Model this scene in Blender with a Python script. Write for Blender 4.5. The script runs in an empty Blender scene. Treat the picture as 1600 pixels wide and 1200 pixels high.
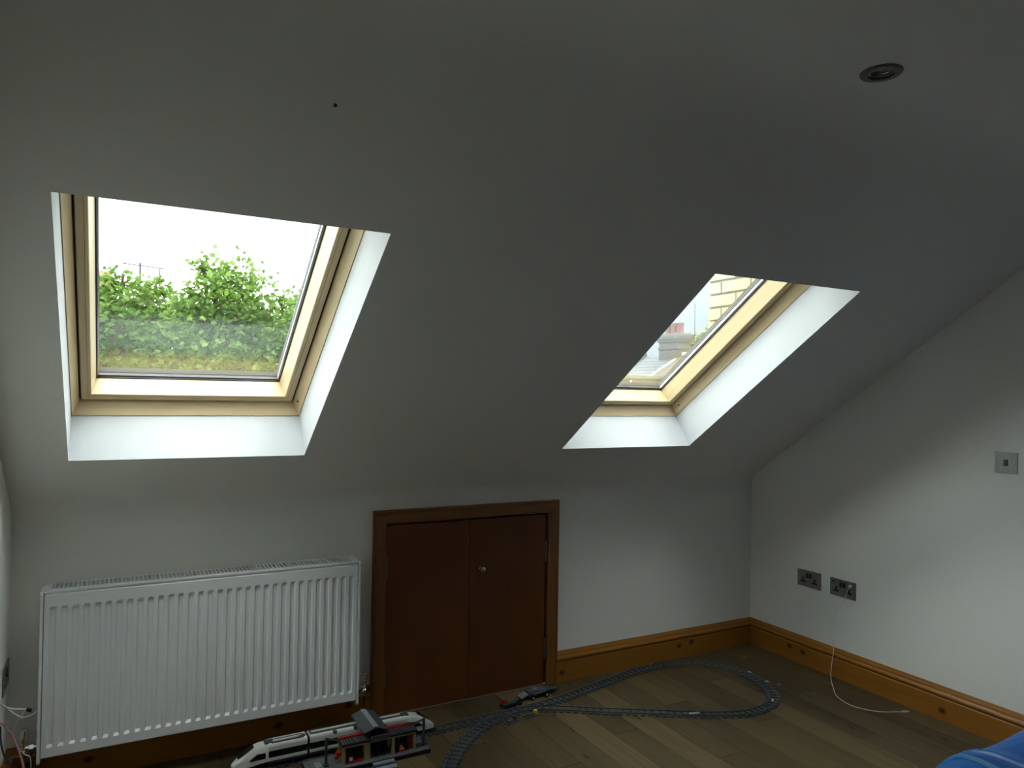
import bpy, bmesh, math, random
from math import sin, cos, tan, radians, pi, sqrt
from mathutils import Vector, Matrix, Euler

random.seed(7)
SC = bpy.context.scene
COL = SC.collection

# ------------------------------------------------------------------ camera
def make_camera():
    f, yaw, pitch, roll, h = 1148.7, radians(28.3304), radians(0.907), radians(0.8857), 1.3832
    F = Vector((sin(yaw) * cos(pitch), cos(yaw) * cos(pitch), sin(pitch)))
    R = Vector((cos(yaw), -sin(yaw), 0))
    U = R.cross(F)
    R2 = R * cos(roll) + U * sin(roll)
    U2 = -R * sin(roll) + U * cos(roll)
    cam = bpy.data.cameras.new('camera')
    cam.sensor_width = 36.0
    cam.lens = f / 1600 * 36
    cam.clip_start = 0.02
    cam.clip_end = 500
    o = bpy.data.objects.new('camera', cam)
    COL.objects.link(o)
    m = Matrix((R2, U2, -F)).transposed().to_4x4()
    m.translation = (0, 0, h)
    o.matrix_world = m
    SC.camera = o
make_camera()

# ------------------------------------------------------------------ world: overcast sky, brighter towards the zenith
SKY = 1.0
w = bpy.data.worlds.new('sky'); SC.world = w
w.use_nodes = True
nt = w.node_tree; nt.nodes.clear()
def N(nt, t, **k):
    n = nt.nodes.new(t)
    for a, b in k.items():
        if a == 'inp':
            for i, v in b.items(): n.inputs[i].default_value = v
        else: setattr(n, a, b)
    return n
tc = N(nt, 'ShaderNodeTexCoord')
sep = N(nt, 'ShaderNodeSeparateXYZ'); nt.links.new(tc.outputs['Generated'], sep.inputs[0])
ramp = N(nt, 'ShaderNodeMapRange', inp={1: 0.0, 2: 1.0, 3: 3.7, 4: 8.0}); nt.links.new(sep.outputs[2], ramp.inputs[0])
mp = N(nt, 'ShaderNodeMapping'); mp.inputs['Scale'].default_value = (1, 1, 2.6); mp.inputs['Location'].default_value = (0.35, 0.1, 0)
nt.links.new(tc.outputs['Generated'], mp.inputs[0])
cl = N(nt, 'ShaderNodeTexNoise', inp={'Scale': 2.1, 'Detail': 5, 'Roughness': .5}); nt.links.new(mp.outputs[0], cl.inputs[0])
cr = N(nt, 'ShaderNodeValToRGB'); cr.color_ramp.elements[0].position = .40; cr.color_ramp.elements[0].color = (.22, .265, .29, 1)
cr.color_ramp.elements[1].position = .58; cr.color_ramp.elements[1].color = (.97, 1, 1.0, 1)
nt.links.new(cl.outputs[0], cr.inputs[0])
mul = N(nt, 'ShaderNodeVectorMath', operation='SCALE'); dt = N(nt, 'ShaderNodeVectorMath', operation='DOT_PRODUCT'); nt.links.new(tc.outputs['Generated'], dt.inputs[0]); dt.inputs[1].default_value = (.695, .700, .165)
dn = N(nt, 'ShaderNodeMath', operation='MULTIPLY_ADD', inp={1: .05}); nt.links.new(cl.outputs[0], dn.inputs[0]); nt.links.new(dt.outputs['Value'], dn.inputs[2])
dm = N(nt, 'ShaderNodeMapRange', inp={1: .975, 2: 1.012}); dm.interpolation_type = 'SMOOTHSTEP'; nt.links.new(dn.outputs[0], dm.inputs[0])
cm = N(nt, 'ShaderNodeMix', data_type='RGBA'); cm.inputs[7].default_value = (.094, .107, .117, 1); nt.links.new(dm.outputs[0], cm.inputs[0]); nt.links.new(cr.outputs[0], cm.inputs[6])
nt.links.new(cm.outputs[2], mul.inputs[0]); nt.links.new(ramp.outputs[0], mul.inputs['Scale'])
bg = N(nt, 'ShaderNodeBackground', inp={1: SKY}); nt.links.new(mul.outputs[0], bg.inputs[0])
wo = N(nt, 'ShaderNodeOutputWorld'); nt.links.new(bg.outputs[0], wo.inputs[0])
SC.view_settings.view_transform = 'Standard'
SC.view_settings.look = 'None'
SC.view_settings.gamma = 1
SC.view_settings.exposure = 1.35
SC.view_settings.use_curve_mapping = False
try:
    SC.cycles.max_bounces = 14; SC.cycles.diffuse_bounces = 10; SC.cycles.glossy_bounces = 5
    SC.cycles.transparent_max_bounces = 16; SC.cycles.transmission_bounces = 8
    SC.cycles.sample_clamp_indirect = 6
    w.cycles.sampling_method = 'MANUAL'; w.cycles.sample_map_resolution = 512
except Exception as e:
    print(e)

# ------------------------------------------------------------------ materials
MATS = {}
def mat(name, color, rough=.6, metal=0.0, spec=.5, bump=0, bscale=200, var=0.0, trans=0):
    if name in MATS: return MATS[name]
    m = bpy.data.materials.new(name); m.use_nodes = True
    nt = m.node_tree; b = nt.nodes['Principled BSDF']
    b.inputs['Roughness'].default_value = rough; b.inputs['Metallic'].default_value = metal
    b.inputs['Specular IOR Level'].default_value = spec
    tc = N(nt, 'ShaderNodeTexCoord')
    ns = N(nt, 'ShaderNodeTexNoise', inp={'Scale': bscale, 'Detail': 3}); nt.links.new(tc.outputs['Object'], ns.inputs[0])
    hv = N(nt, 'ShaderNodeHueSaturation', inp={'Color': (*color, 1)})
    mr = N(nt, 'ShaderNodeMapRange', inp={3: 1 - max(var, .015), 4: 1 + max(var, .015)}); nt.links.new(ns.outputs[0], mr.inputs[0])
    nt.links.new(mr.outputs[0], hv.inputs['Value']); nt.links.new(hv.outputs[0], b.inputs['Base Color'])
    if bump:
        bp = N(nt, 'ShaderNodeBump', inp={'Strength': bump, 'Distance': .002}); nt.links.new(ns.outputs[0], bp.inputs['Height'])
        nt.links.new(bp.outputs[0], b.inputs['Normal'])
    MATS[name] = m
    return m

def wood(name, c1, c2, axis, rough=.4, knots=None, scale=1.0, rnd=.12, kscale=(2.3, 9), kr=.09, coat=0, fine=1.0, spec=.5, kseed=0.0, kdepth='Y', kgate=.5):
    """wood with grain running along one local axis"""
    m = bpy.data.materials.new(name); m.use_nodes = True
    nt = m.node_tree; b = nt.nodes['Principled BSDF']; L = nt.links.new
    b.inputs['Roughness'].default_value = rough; b.inputs['Specular IOR Level'].default_value = spec
    tc = N(nt, 'ShaderNodeTexCoord'); oi = N(nt, 'ShaderNodeObjectInfo')
    off = N(nt, 'ShaderNodeVectorMath', operation='MULTIPLY_ADD')
    cmb = N(nt, 'ShaderNodeCombineXYZ'); 
    for i in range(3): L(oi.outputs['Random'], cmb.inputs[i])
    L(cmb.outputs[0], off.inputs[0]); off.inputs[1].default_value = (17, 29, 41); L(tc.outputs['Object'], off.inputs[2])
    s = [22 * scale] * 3; s['XYZ'.index(axis)] = 1.3 * scale
    mp = N(nt, 'ShaderNodeMapping'); mp.inputs['Scale'].default_value = s; L(off.outputs[0], mp.inputs[0])
    n1 = N(nt, 'ShaderNodeTexNoise', inp={'Scale': 1.0, 'Detail': 5, 'Roughness': .55, 'Distortion': .6}); L(mp.outputs[0], n1.inputs[0])
    n2 = N(nt, 'ShaderNodeTexNoise', inp={'Scale': 7.0 * fine, 'Detail': 3}); L(mp.outputs[0], n2.inputs[0])
    wv = N(nt, 'ShaderNodeMath', operation='MULTIPLY_ADD', inp={1: 9.0}); L(n1.outputs[0], wv.inputs[0]); L(n2.outputs[0], wv.inputs[2])
    sn = N(nt, 'ShaderNodeMath', operation='SINE'); L(wv.outputs[0], sn.inputs[0])
    m2 = N(nt, 'ShaderNodeMapRange', inp={1: -1, 2: 1}); L(sn.outputs[0], m2.inputs[0])
    av = N(nt, 'ShaderNodeMix', data_type='FLOAT', inp={0: .45}); L(m2.outputs[0], av.inputs[2]); L(n2.outputs[0], av.inputs[3])
    mx = N(nt, 'ShaderNodeMix', data_type='RGBA'); mx.inputs[6].default_value = (*c1, 1); mx.inputs[7].default_value = (*c2, 1)
    L(av.outputs[0], mx.inputs[0])
    out = mx.outputs[2]
    if knots:
        across = [c for c in 'XYZ' if c not in (axis, kdepth)][0]
        sx = N(nt, 'ShaderNodeSeparateXYZ'); L((off if kdepth == 'Z' else tc).outputs[0 if kdepth == 'Z' else 'Object'], sx.inputs[0])
        cx = N(nt, 'ShaderNodeCombineXYZ'); L(sx.outputs[axis], cx.inputs[0]); L(sx.outputs[across], cx.inputs[1])
        mk = N(nt, 'ShaderNodeMapping'); mk.inputs['Scale'].default_value = (kscale[0], kscale[1], 1); mk.inputs['Location'].default_value = (kseed, kseed * 1.7, 0); L(cx.outputs[0], mk.inputs[0])
        vo = N(nt, 'ShaderNodeTexVoronoi', voronoi_dimensions='2D', inp={'Scale': 1.0}); L(mk.outputs[0], vo.inputs['Vector'])
        kk = N(nt, 'ShaderNodeMapRange', inp={1: kr * .35, 2: kr, 3: 1, 4: 0}); L(vo.outputs['Distance'], kk.inputs[0])
        m3 = N(nt, 'ShaderNodeMix', data_type='RGBA'); m3.inputs[7].default_value = (*knots, 1)
        kg = N(nt, 'ShaderNodeMath', operation='GREATER_THAN', inp={1: kgate}); ks_ = N(nt, 'ShaderNodeSeparateColor'); L(vo.outputs['Color'], ks_.inputs[0]); L(ks_.outputs[0], kg.inputs[0])
        km = N(nt, 'ShaderNodeMath', operation='MULTIPLY'); L(kk.outputs[0], km.inputs[0]); L(kg.outputs[0], km.inputs[1]); L(km.outputs[0], m3.inputs[0]); L(out, m3.inputs[6]); out = m3.outputs[2]
    hv = N(nt, 'ShaderNodeHueSaturation'); mr = N(nt, 'ShaderNodeMapRange', inp={3: 1 - rnd, 4: 1 + rnd})
    L(oi.outputs['Random'], mr.inputs[0]); L(mr.outputs[0], hv.inputs['Value']); L(out, hv.inputs['Color'])
    L(hv.outputs[0], b.inputs['Base Color'])
    bp = N(nt, 'ShaderNodeBump', inp={'Strength': .15, 'Distance': .001}); L(av.outputs[0], bp.inputs['Height']); L(bp.outputs[0], b.inputs['Normal'])
    b.inputs['Coat Weight'].default_value = coat; b.inputs['Coat Roughness'].default_value = .25
    MATS[name] = m
    return m

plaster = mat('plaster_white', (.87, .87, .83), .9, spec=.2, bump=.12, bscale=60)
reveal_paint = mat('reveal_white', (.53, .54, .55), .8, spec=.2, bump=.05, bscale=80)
PINE = {a: wood('pale_pine_' + a, (.61, .485, .295), (.48, .35, .185), a, .42, scale=1.2, rnd=.04, coat=.15) for a in 'XY'}
ORANGE = {a: wood('orange_pine_' + a, (.34, .145, .022), (.22, .080, .010), a, .38, knots=(.07, .018, .005), scale=.9, rnd=.05, coat=.08, spec=.3, kseed=3.3, kscale=(7, 9), kr=.16, kgate=.40, kdepth={'X': 'Y', 'Y': 'X', 'Z': 'Y'}[a]) for a in 'XYZ'}
ARCH = {a: wood('stained_pine_' + a, (.25, .098, .020), (.165, .058, .011), a, .4, knots=(.06, .016, .005), scale=.9, rnd=.05, coat=.1, kscale=(6, 9), kr=.1, kgate=.7, kseed=1.1) for a in 'XZ'}
DOORW = wood('red_brown_ply', (.165, .052, .012), (.105, .030, .006), 'Z', .42, spec=.3, scale=.35, rnd=.07, coat=.1)
OAK = wood('oak_laminate', (.118, .084, .040), (.030, .019, .008), 'Y', .5, spec=.2, knots=(.018, .010, .005), scale=.95, rnd=.34, kscale=(5, 12), kr=.13, kgate=.78, coat=0, fine=1.6, kdepth='Z')
rad_white = mat('radiator_enamel', (.76, .775, .79), .38, spec=.5)
gap_shade = mat('gap_shade_dark', (.012, .008, .006), .7)
rubber = mat('black_rubber', (.015, .015, .018), .5)
alu = mat('aluminium', (.62, .63, .66), .35, metal=.6)
spacer_lit = mat('spacer_alu_lit', (.50, .51, .53), .45, metal=.2)  # side bars: the brightness they reflect is put into a paler colour
spacer_shaded = mat('spacer_alu_shaded', (.035, .04, .055), .45, metal=.2)  # same bars at top and bottom, their shaded look put into the colour
cover_m = mat('grey_cladding', (.010, .011, .014), .8)
white_edge = mat('white_seal_strip', (.85, .87, .9), .4)
chrome = mat('chrome', (.75, .74, .73), .08, metal=1.0)
steel = mat('brushed_steel', (.30, .29, .28), .38, metal=.85, bump=.05, bscale=400)
steel_lt = mat('polished_steel', (.52, .52, .50), .3, metal=.75)
hinge_m = mat('hinge_grey', (.20, .17, .165), .45, metal=.5)
blackp = mat('black_plastic', (.012, .012, .013), .4)
darkhole = mat('pin_hole', (.004, .004, .004), .8)
cable_w = mat('white_cable', (.72, .72, .70), .5)
cable_p = mat('pink_cable', (.62, .26, .32), .5)
cable_b = mat('navy_cable', (.02, .022, .07), .5)
lamp_glass = mat('lamp_glass', (.5, .5, .5), .06, metal=.8)
T_dbg = mat('toy_dark_grey', (.045, .053, .062), .35)
T_lbg = mat('toy_light_grey', (.24, .26, .27), .35)
T_mid = mat('toy_mid_grey', (.062, .074, .084), .35)
T_wht = mat('toy_white', (.62, .62, .59), .3)
T_blk = mat('toy_black', (.012, .012, .014), .25)
T_red = mat('toy_red', (.42, .012, .012), .3)
T_tan = mat('toy_tan', (.36, .28, .12), .4)
T_yel = mat('toy_yellow', (.75, .48, .03), .3)
T_org = mat('toy_orange', (.72, .2, .02), .35)
T_navy = mat('toy_navy', (.02, .03, .07), .3)
T_smoke = mat('toy_smoke', (.03, .035, .035), .15)

def glass_mat():
    m = bpy.data.materials.new('window_glass'); m.use_nodes = True
    nt = m.node_tree; nt.nodes.clear(); L = nt.links.new
    o = N(nt, 'ShaderNodeOutputMaterial'); mx = N(nt, 'ShaderNodeMixShader')
    tr = N(nt, 'ShaderNodeBsdfTransparent', inp={0: (.97, .985, .975, 1)}); gl = N(nt, 'ShaderNodeBsdfGlossy', inp={'Roughness': .0, 'Color': (1, 1, 1, 1)})
    fr = N(nt, 'ShaderNodeFresnel', inp={0: 1.5})
    ge = N(nt, 'ShaderNodeNewGeometry'); io = N(nt, 'ShaderNodeMix', data_type='FLOAT', inp={2: 1.5, 3: 1 / 1.5})
    L(ge.outputs['Backfacing'], io.inputs[0]); L(io.outputs[0], fr.inputs[0])   # same reflectance on either face of the thin pane
    L(fr.outputs[0], mx.inputs[0]); L(tr.outputs[0], mx.inputs[1]); L(gl.outputs[0], mx.inputs[2]); L(mx.outputs[0], o.inputs[0])
    return m
GLASS = glass_mat()

def leaf_mat(name, c1, c2):
    m = bpy.data.materials.new(name); m.use_nodes = True
    nt = m.node_tree; nt.nodes.clear(); L = nt.links.new
    o = N(nt, 'ShaderNodeOutputMaterial'); mx = N(nt, 'ShaderNodeMixShader', inp={0: .5})
    ge = N(nt, 'ShaderNodeNewGeometry'); oi = N(nt, 'ShaderNodeObjectInfo')
    ad = N(nt, 'ShaderNodeMath', operation='ADD'); L(ge.outputs['Random Per Island'], ad.inputs[0]); L(oi.outputs['Random'], ad.inputs[1])
    fr = N(nt, 'ShaderNodeMath', operation='FRACT'); L(ad.outputs[0], fr.inputs[0])
    c = N(nt, 'ShaderNodeMix', data_type='RGBA'); c.inputs[6].default_value = (*c1, 1); c.inputs[7].default_value = (*c2, 1)
    L(fr.outputs[0], c.inputs[0])
    d = N(nt, 'ShaderNodeBsdfDiffuse'); t = N(nt, 'ShaderNodeBsdfTranslucent')
    L(c.outputs[2], d.inputs[0]); L(c.outputs[2], t.inputs[0]); L(d.outputs[0], mx.inputs[1]); L(t.outputs[0], mx.inputs[2]); L(mx.outputs[0], o.inputs[0])
    return m
LEAF = leaf_mat('sycamore_leaf', (.055, .120, .02), (.175, .25, .065))
LEAF_FAR = leaf_mat('far_leaf', (.05, .09, .03), (.12, .17, .065))
bark = mat('bark', (.10, .07, .045), .9, bump=.5, bscale=30)
grass_m = mat('lawn', (.10, .17, .05), .95, var=.3, bscale=2)
stock = mat('yellow_stock_brick', (.255, .235, .165), .9, bump=.4, bscale=40, var=.12)
mortar = mat('mortar', (.215, .17, .09), .95, bump=.3, bscale=80)
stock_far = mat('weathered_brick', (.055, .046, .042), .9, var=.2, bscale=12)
red_far = mat('red_brown_brick', (.075, .038, .029), .9, var=.2, bscale=12)
slate = mat('slate', (.034, .036, .040), .7, var=.2, bscale=6)
browntile = mat('brown_roof_tile', (.050, .040, .029), .85, var=.2, bscale=6)
cement = mat('cement', (.08, .076, .072), .9)
lead_w = mat('white_flashing', (.9, .9, .9), .5)
terracotta = mat('terracotta', (.11, .036, .027), .8)
redroof = mat('red_clay_tile', (.20, .055, .025), .8, var=.15, bscale=3)
render_w = mat('pale_render', (.7, .68, .62), .9)
wire_m = mat('aerial_metal', (.04, .04, .045), .5, metal=.5)

def duvet_mat():
    m = bpy.data.materials.new('blue_satin'); m.use_nodes = True
    b = m.node_tree.nodes['Principled BSDF']; nt = m.node_tree; L = nt.links.new
    tc = N(nt, 'ShaderNodeTexCoord'); n = N(nt, 'ShaderNodeTexNoise', inp={'Scale': 14, 'Detail': 3, 'Distortion': 1.0}); L(tc.outputs['Object'], n.inputs[0])
    r = N(nt, 'ShaderNodeValToRGB'); r.color_ramp.elements[0].color = (.001, .060, .26, 1); r.color_ramp.elements[1].color = (.002, .105, .36, 1)
    L(n.outputs[0], r.inputs[0]); L(r.outputs[0], b.inputs['Base Color']); b.inputs['Roughness'].default_value = .42; b.inputs['Specular IOR Level'].default_value = .3
    bp = N(nt, 'ShaderNodeBump', inp={'Strength': .5, 'Distance': .006}); L(n.outputs[0], bp.inputs['Height']); L(bp.outputs[0], b.inputs['Normal'])
    return m
BLUE = duvet_mat()
teal = mat('teal_piping', (.02, .16, .36), .4)

# ------------------------------------------------------------------ mesh helpers
class MB:
    def __init__(s): s.v = []; s.f = []
    def add(s, vs, fs):
        n = len(s.v); s.v += [tuple(p) for p in vs]; s.f += [tuple(i + n for i in f) for f in fs]; return s
    def box(s, x0, y0, z0, x1, y1, z1, M=None):
        p = [Vector((x, y, z)) for z in (z0, z1) for y in (y0, y1) for x in (x0, x1)]
        if M: p = [M @ q for q in p]
        return s.add(p, [(0, 2, 3, 1), (4, 5, 7, 6), (0, 1, 5, 4), (2, 6, 7, 3), (0, 4, 6, 2), (1, 3, 7, 5)])
    def cyl(s, a, b, r0, r1=None, n=16, caps=True):
        a, b = Vector(a), Vector(b); r1 = r0 if r1 is None else r1
        d = (b - a).normalized(); t = Vector((0, 0, 1)) if abs(d.z) < .9 else Vector((1, 0, 0))
        u = d.cross(t).normalized(); w = d.cross(u)
        vs = [p + (u * cos(2 * pi * k / n) + w * sin(2 * pi * k / n)) * r for p, r in ((a, r0), (b, r1)) for k in range(n)]
        fs = [(k, n + k, n + (k + 1) % n, (k + 1) % n) for k in range(n)]
        if caps: fs += [tuple(range(n)), tuple(range(2 * n - 1, n - 1, -1))]
        return s.add(vs, fs)
    def tube(s, pts, r, n=8, smooth=6):
        P = catmull([Vector(p) for p in pts], smooth) if smooth else [Vector(p) for p in pts]
        rings = []
        up = Vector((0.13, 0.31, .94)).normalized()
        for i, p in enumerate(P):
            d = (P[min(i + 1, len(P) - 1)] - P[max(i - 1, 0)]).normalized()
            u = d.cross(up); 
            if u.length < .05: u = d.cross(Vector((1, 0, 0)))
            u.normalize(); w = d.cross(u)
            rings.append([p + (u * cos(2 * pi * k / n) + w * sin(2 * pi * k / n)) * r for k in range(n)])
        vs = [q for rg in rings for q in rg]
        fs = [(i * n + k, i * n + (k + 1) % n, (i + 1) * n + (k + 1) % n, (i + 1) * n + k) for i in range(len(P) - 1) for k in range(n)]
        fs += [tuple(range(n - 1, -1, -1)), tuple((len(P) - 1) * n + k for k in range(n))]
        return s.add(vs, fs)
    def prism(s, poly, h0, h1, fn):
        """poly: 2D outline; fn(a,b,h) -> 3D point"""
        n = len(poly)
        vs = [fn(a, b, h0) for a, b in poly] + [fn(a, b, h1) for a, b in poly]
        fs = [(k, (k + 1) % n, n + (k + 1) % n, n + k) for k in range(n)] + [tuple(range(n - 1, -1, -1)), tuple(range(n, 2 * n))]
        return s.add(vs, fs)
    def lathe(s, prof, o=(0, 0, 0), ax='Z', n=24, close=False):
        o = Vector(o)
        def P(r, h, t):
            a, b = r * cos(t), r * sin(t)
            return o + Vector({'Z': (a, b, h), 'X': (h, a, b), 'Y': (a, h, b)}[ax])
        vs = [P(r, h, 2 * pi * k / n) for r, h in prof for k in range(n)]
        m = len(prof)
        fs = [(i * n + k, i * n + (k + 1) % n, (i + 1) * n + (k + 1) % n, (i + 1) * n + k) for i in range(m - 1) for k in range(n)]
        if close: fs += [tuple(range(n)), tuple((m - 1) * n + k for k in range(n))]
        return s.add(vs, fs)
    def mesh(s, name, m, smooth=False, bevel=0, merge=False, recalc=True):
        me = bpy.data.meshes.new(name)
        me.from_pydata([tuple(p) for p in s.v], [], s.f)
        bm = bmesh.new(); bm.from_mesh(me)
        if merge: bmesh.ops.remove_doubles(bm, verts=bm.verts, dist=1e-5)
        if recalc: bmesh.ops.recalc_face_normals(bm, faces=bm.faces)
        if bevel: bmesh.ops.bevel(bm, geom=[e for e in bm.edges if e.is_manifold and e.calc_face_angle(0) > .5], offset=bevel, segments=2, profile=.6, affect='EDGES')
        if smooth:
            for f in bm.faces: f.smooth = True
            for e in bm.edges:
                if e.is_manifold and e.calc_face_angle(0) > radians(38): e.smooth = False
        bm.to_mesh(me); bm.free()
        if m: me.materials.append(m)
        return me
    def build(s, name, m, parent=None, smooth=False, bevel=0, merge=False, loc=None, recalc=True):
        o = bpy.data.objects.new(name, s.mesh(name, m, smooth, bevel, merge, recalc))
        COL.objects.link(o)
        if parent: o.parent = parent
        if loc: o.location = loc
        return o

def catmull(P, k):
    if len(P) < 3: return P
    out = []
    for i in range(len(P) - 1):
        p0 = P[i - 1] if i else P[0] * 2 - P[1]; p1, p2 = P[i], P[i + 1]
        p3 = P[i + 2] if i + 2 < len(P) else P[-1] * 2 - P[-2]
        for j in range(k):
            t = j / k
            out.append(.5 * ((2 * p1) + (p2 - p0) * t + (2 * p0 - 5 * p1 + 4 * p2 - p3) * t * t + (3 * p1 - p0 - 3 * p2 + p3) * t ** 3))
    out.append(P[-1]); return out

def B(x0, y0, z0, x1, y1, z1): return MB().box(x0, y0, z0, x1, y1, z1)
def thing(name, label, cat, loc=(0, 0, 0), rot=None, group=None):
    o = bpy.data.objects.new(name, None); COL.objects.link(o); o.empty_display_size = .05
    o.location = loc
    if rot: o.rotation_euler = rot
    tag(o, label, cat, group); return o
def tag(o, label=None, cat=None, group=None, kind=None):
    if label: o['label'] = label
    if cat: o['category'] = cat
    if group: o['group'] = group
    if kind: o['kind'] = kind
    return o
def struct(o, label=None): return tag(o, label, None, None, 'structure')
def part(src, parent, name=None):
    c = src.copy(); COL.objects.link(c); c.parent = parent; return c

# ------------------------------------------------------------------ room dimensions
L_, R_, D_ = -0.3036, 3.208, 3.0502
YB = -2.6
K_, A_ = 0.944, radians(34.6849)
ZC = 2.1491
SA, CA = sin(A_), cos(A_)
def S(u, v, d=0): return Vector((u, D_ - v * CA + d * SA, K_ + v * SA + d * CA))
VB, VT = 0.3657, 1.4986
WINS = [(-0.1282, 0.6176), (1.7382, 2.4691)]
DR = 0.1737
VC = (ZC - K_) / SA

# profile of the sloping wall with its soft plastered bends
def slope_profile():
    pts = []
    r = .13; th = pi / 2 - A_; t = r * tan(th / 2)
    cy, cz = D_ - r, K_ - t
    for i in range(9):
        a = th * i / 8
        pts.append((cy + r * cos(a), cz + r * sin(a)))
    for v in (VB - .1, VB, VB + .02, (VB + VT) / 2, VT - .02, VT, VT + .1):
        p = S(0, v); pts.append((p.y, p.z))
    r2 = .42; t2 = r2 * tan(A_ / 2)
    yc = S(0, VC).y - t2; zc = ZC - r2
    for i in range(9):
        a = A_ * (1 - i / 8)
        pts.append((yc + r2 * sin(a), zc + r2 * cos(a)))
    return pts, K_ - t, yc
PROF, ZK, YC = slope_profile()

us = [L_, WINS[0][0], WINS[0][1], WINS[1][0], WINS[1][1], R_]
mb = MB()
i0 = 9 + 1; i1 = 9 + 5
for j in range(5):
    for i in range(len(PROF) - 1):
        if j in (1, 3) and i0 <= i < i1: continue
        (ya, za), (yb, zb) = PROF[i], PROF[i + 1]
        mb.add([(us[j], ya, za), (us[j + 1], ya, za), (us[j + 1], yb, zb), (us[j], yb, zb)], [(0, 1, 2, 3)])
sl = mb.build('wall_slope', plaster, smooth=True, merge=True)
struct(sl, 'sloping white plastered wall under the roof holding both skylights')

# roof covering outside (slab with openings for the two skylight frames)
HW = .3745
mb = MB()
VCEN = (VB + VT) / 2; HV = (VT - VB) / 2
ue = [L_ - .3]
for a, b in WINS: c = (a + b) / 2; ue += [c - .39, c + .39]
ue += [R_ + .05]
ve = [-.35, VB - .02, VT + .02, VC + .6]
for j in range(5):
    for i in range(3):
        if j in (1, 3) and i == 1: continue
        q = [S(ue[j + a], ve[i + b], d) for d in (.245, .262) for a, b in ((0, 0), (1, 0), (1, 1), (0, 1))]
        mb.add(q, [(0, 1, 2, 3), (4, 7, 6, 5), (0, 4, 5, 1), (1, 5, 6, 2), (2, 6, 7, 3), (3, 7, 4, 0)])
struct(mb.build('roof', slate), 'grey slate roof covering outside around the skylights')

# side walls follow the slope
side = [(YB - .05, -.02), (D_ + .08, -.02), (D_ + .08, K_ + .1)] + [(S(0, v, .24).y, S(0, v, .24).z) for v in (0, VC - .1)] + [(S(0, VC - .1, .24).y, ZC + .3), (YB - .05, ZC + .3)]
struct(MB().prism(side, R_, R_ + .045, lambda a, b, h: (h, a, b)).build('wall_right', plaster), 'white plastered gable wall with sockets and a switch')
struct(MB().prism(side, L_ - .12, L_, lambda a, b, h: (h, a, b)).build('wall_left', plaster), 'white plastered wall at the left edge')
DX0, DX1, DZ1 = 1.022, 1.855, .83
mb = MB()
mb.box(L_, D_, 0, DX0, D_ + .05, ZK); mb.box(DX1, D_, 0, R_, D_ + .05, ZK); mb.box(DX0, D_, DZ1, DX1, D_ + .05, ZK)
struct(mb.build('wall_back', plaster), 'low white knee wall behind the radiator and eaves doors')
struct(B(L_, YB - .05, 0, R_, YB, ZC).build('wall_front', mat('bounce_dimming_dark', (.16, .16, .155), .9)), 'unseen wall behind the viewpoint, darkened to dim the bounced light')  # unseen rear wall, set back and coloured dark to dim the bounced light
# flat ceiling with a round cut-out for the downlight
DLX, DLY, DLR = 1.5535, 1.0935, .0463
mb = MB()
n = 32; ring = [(DLX + .034 * cos(2 * pi * k / n), DLY + .034 * sin(2 * pi * k / n)) for k in range(n)]
sq = []
for k in range(n):
    t = 2 * pi * k / n; c, s = cos(t), sin(t); q = max(abs(c), abs(s)); sq.append((DLX + .1 * c / q, DLY + .1 * s / q))
for k in range(n):
    a, b, c, d = ring[k], ring[(k + 1) % n], sq[(k + 1) % n], sq[k]
    mb.add([(*p, ZC) for p in (a, b, c, d)], [(0, 1, 2, 3)])
X0, X1, Y0, Y1 = DLX - .1, DLX + .1, DLY - .1, DLY + .1
for r in ((L_, YB, X0, YC), (X1, YB, R_, YC), (X0, YB, X1, Y0), (X0, Y1, X1, YC)):
    mb.add([(r[0], r[1], ZC), (r[2], r[1], ZC), (r[2], r[3], ZC), (r[0], r[3], ZC)], [(0, 1, 2, 3)])
mb.box(L_, YB, ZC + .12, R_, 1.45, ZC + .16)
struct(mb.build('ceiling', plaster, recalc=False), 'flat white plastered ceiling above the slope')

# ------------------------------------------------------------------ floor of separate planks
fl = struct(B(L_, YB, -.05, R_, D_ + .05, -.012).build('floor', mat('underlay', (.03, .022, .015), .9)), 'brown oak plank floor')
pm = MB(); W = (R_ - L_) / 28
g = .0004; c = .0007
pm.add([(-W / 2 + g, -.5, -.0115), (W / 2 - g, -.5, -.0115), (W / 2 - g, .5, -.0115), (-W / 2 + g, .5, -.0115),
        (-W / 2 + g, -.5, -c), (W / 2 - g, -.5, -c), (W / 2 - g, .5, -c), (-W / 2 + g, .5, -c),
        (-W / 2 + g + c, -.4990, 0), (W / 2 - g - c, -.4990, 0), (W / 2 - g - c, .4990, 0), (-W / 2 + g + c, .4990, 0)],
       [(0, 1, 5, 4), (1, 2, 6, 5), (2, 3, 7, 6), (3, 0, 4, 7), (4, 5, 9, 8), (5, 6, 10, 9), (6, 7, 11, 10), (7, 4, 8, 11), (8, 9, 10, 11)])
pmesh = pm.mesh('plank', OAK)
PL = 1.18
for k in range(28):
    xs = L_ + W * (k + .5)
    y = YB; first = True
    off = ((k * .37) % 1.0) * PL
    while y < D_ - .01:
        l = (off if first and off > .15 else PL); first = False
        l = min(l, D_ - y)
        if D_ - (y + l) < .1: l = D_ - y
        o = bpy.data.objects.new('plank', pmesh); COL.objects.link(o); o.parent = fl
        o.location = (xs, y + l / 2, 0); o.scale = (1, l - .0012, 1)
        y += l

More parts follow.
